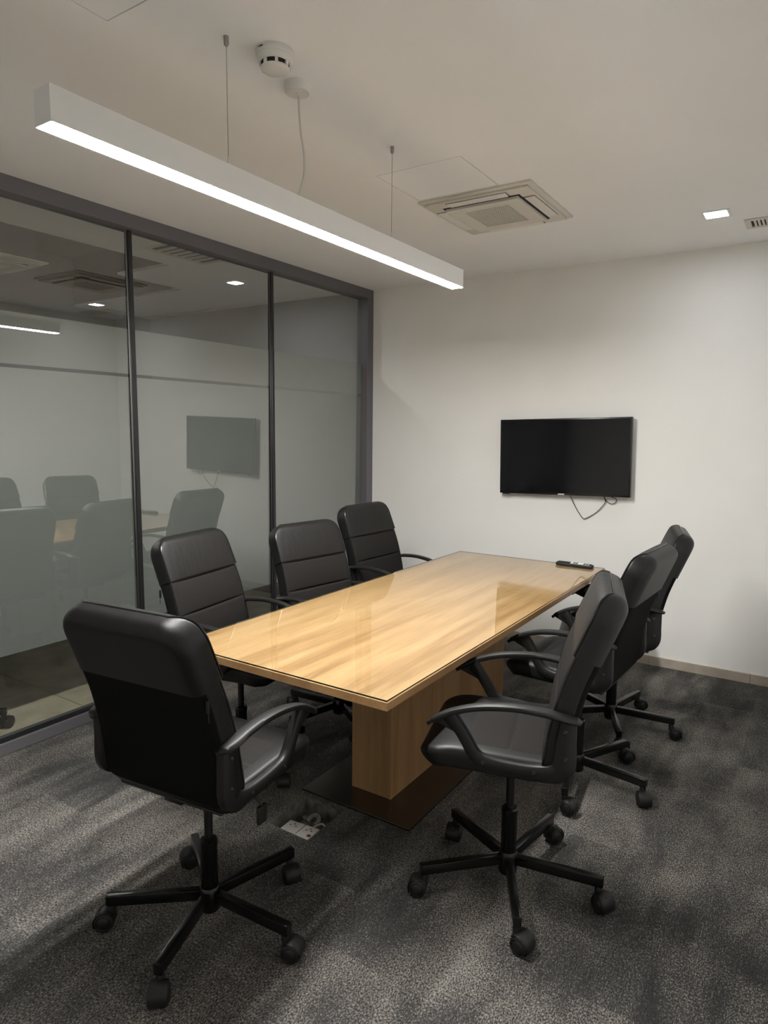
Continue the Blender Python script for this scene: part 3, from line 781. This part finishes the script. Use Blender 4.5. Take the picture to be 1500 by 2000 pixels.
    C['gas_lift'] = MB().lathe([(.014, .25), (.014, .475)], 20).mesh('gas_lift', M['metal_b'])
    C['lift_sleeve'] = MB().lathe([(.024, .05), (.027, .055), (.027, .262), (.0285, .264), (.0285, .284), (.024, .288), (.015, .288)], 24).mesh('lift_sleeve', M['metal_b'])
    C['hub'] = MB().lathe([(.030, .045), (.033, .050), (.033, .122), (.029, .127)], 24).mesh('hub', M['metal_b'])
    C['leg'] = MB().box((.020, -.0135, .080), (.322, .0135, .116), bev=.0035).box((.3215, -.0110, .083), (.3235, .0110, .113)).mesh('leg', M['metal_b'], 30)
    hood = MB(); hv = []; hf_ = []; nseg = 12
    for i in range(nseg+1):
        a_ = math.radians(35+175*i/nseg)
        for (r, y) in ((.0278, -.0225), (.0296, -.019), (.0296, .019), (.0278, .0225), (.0270, .019), (.0270, -.019)):
            hv.append((r*math.cos(a_)-.018, y, .0265+r*math.sin(a_)))
    for i in range(nseg):
        for k in range(6): k2 = (k+1) % 6; hf_.append((i*6+k, i*6+k2, (i+1)*6+k2, (i+1)*6+k))
    hf_.append(tuple(range(6))); hf_.append(tuple(range(nseg*6, nseg*6+6)))
    hood.add(hv, hf_); hood.lathe([(.0105, .040), (.0115, .062), (.009, .068), (.0055, .082)], 12)
    hood.box((-.036, -.0035, .012), (.006, .0035, .054), bev=.003)
    C['caster'] = hood.mesh('caster', M['plastic_d'], 50)
    wh = MB().lathe([(.010, -.0095), (.023, -.0095), (.0258, -.007), (.0265, 0), (.0258, .006), (.0235, .0095), (.0195, .0100), (.0180, .0080), (.0165, .0105), (.006, .0125)], 24, mat=rotx)
    C['wheel'] = wh.mesh('wheel', M['plastic_d'], 50)
    return C
CH = chair_meshes()
def office_chair(x, y, theta, base, casters, label, lower=0.0):
    t = thing('office_chair', label, 'office chair', (x, y, 0), theta, 'black office chairs')
    lo = (0, 0, -lower) if lower else None          # gas lift set a little lower
    b = link('backrest', CH['backrest'], t, lo); link('rear_lining', CH['rear_lining'], b); link('zip_pull', CH['zip_pull'], b)
    for q in CH['side_piping']: link('side_piping', q, b)
    h = link('head_cover', CH['head_cover'], t, lo); link('piping', CH['piping'], h)
    s = link('seat', CH['seat'], t, lo); link('seat_board', CH['seat_board'], s)
    for q in CH['seat_panel']: link('seat_panel', q, s)
    for sg in (1, -1):
        a_ = link('armrest', CH['armrest'][sg], t, lo)
        for px, pz in ((-.178, .700), (-.182, .615), (-.09, .557), (.066, .566)):
            link('screw', CH['screw'], a_, (px, sg*.2540, pz), (0, 0, math.pi if sg > 0 else 0))
    for k in ('tilt_mechanism', 'lever'): link(k, CH[k], t, lo)
    for k in ('gas_lift', 'lift_sleeve'): link(k, CH[k], t)
    hb_ = link('hub', CH['hub'], t)
    for k in range(5):
        a_ = math.radians(base+72*k)-theta
        link('leg', CH['leg'], t, None, (0, 0, a_))
        c_ = link('caster', CH['caster'], t, (.308*math.cos(a_), .308*math.sin(a_), 0), (0, 0, math.radians(casters[k])-theta)); c_.scale = (1.17, 1.17, 1.2)
        for sg in (1, -1): link('wheel', CH['wheel'], c_, (-.018, sg*.0140, .0266), (0, 0, math.pi if sg > 0 else 0))
    return t
D = math.radians
office_chair(1.669, -3.378, D(96.2), 3.5, (200, 150, 60, 40, 130), 'black office chair at the short end of the table beside the open floor socket')
office_chair(2.402, -2.662, D(196.5), 9.8, (150, 240, 100, 20, 170), 'black office chair opposite the glass partition, first of three from the floor socket')
office_chair(2.382, -1.809, D(177), 62.5, (230, 120, 80, 170, 120), 'black office chair opposite the glass partition, middle one of the three')
office_chair(2.362, -1.145, D(194), 4.0, (190, 220, 100, 20, 240), 'black office chair opposite the glass partition, last of three towards the television wall', .014)
office_chair(1.000, -2.570, D(9.0), 64.0, (100, 200, 300, 40, 130), 'black office chair between table and glass partition, first from the floor socket end', .018)
office_chair(1.100, -1.930, D(-9.0), 40.0, (120, 210, 330, 60, 10), 'black office chair between table and glass partition, middle one of the three', .040)
office_chair(1.000, -1.178, D(-3.0), 15.0, (90, 240, 10, 70, 150), 'black office chair between table and glass partition, beside the television wall', .006)
office_chair(-.495, -3.255, D(120), 49.0, (300, 190, 20, 80, 150), 'black office chair standing on the stone tiles behind the frosted glass')
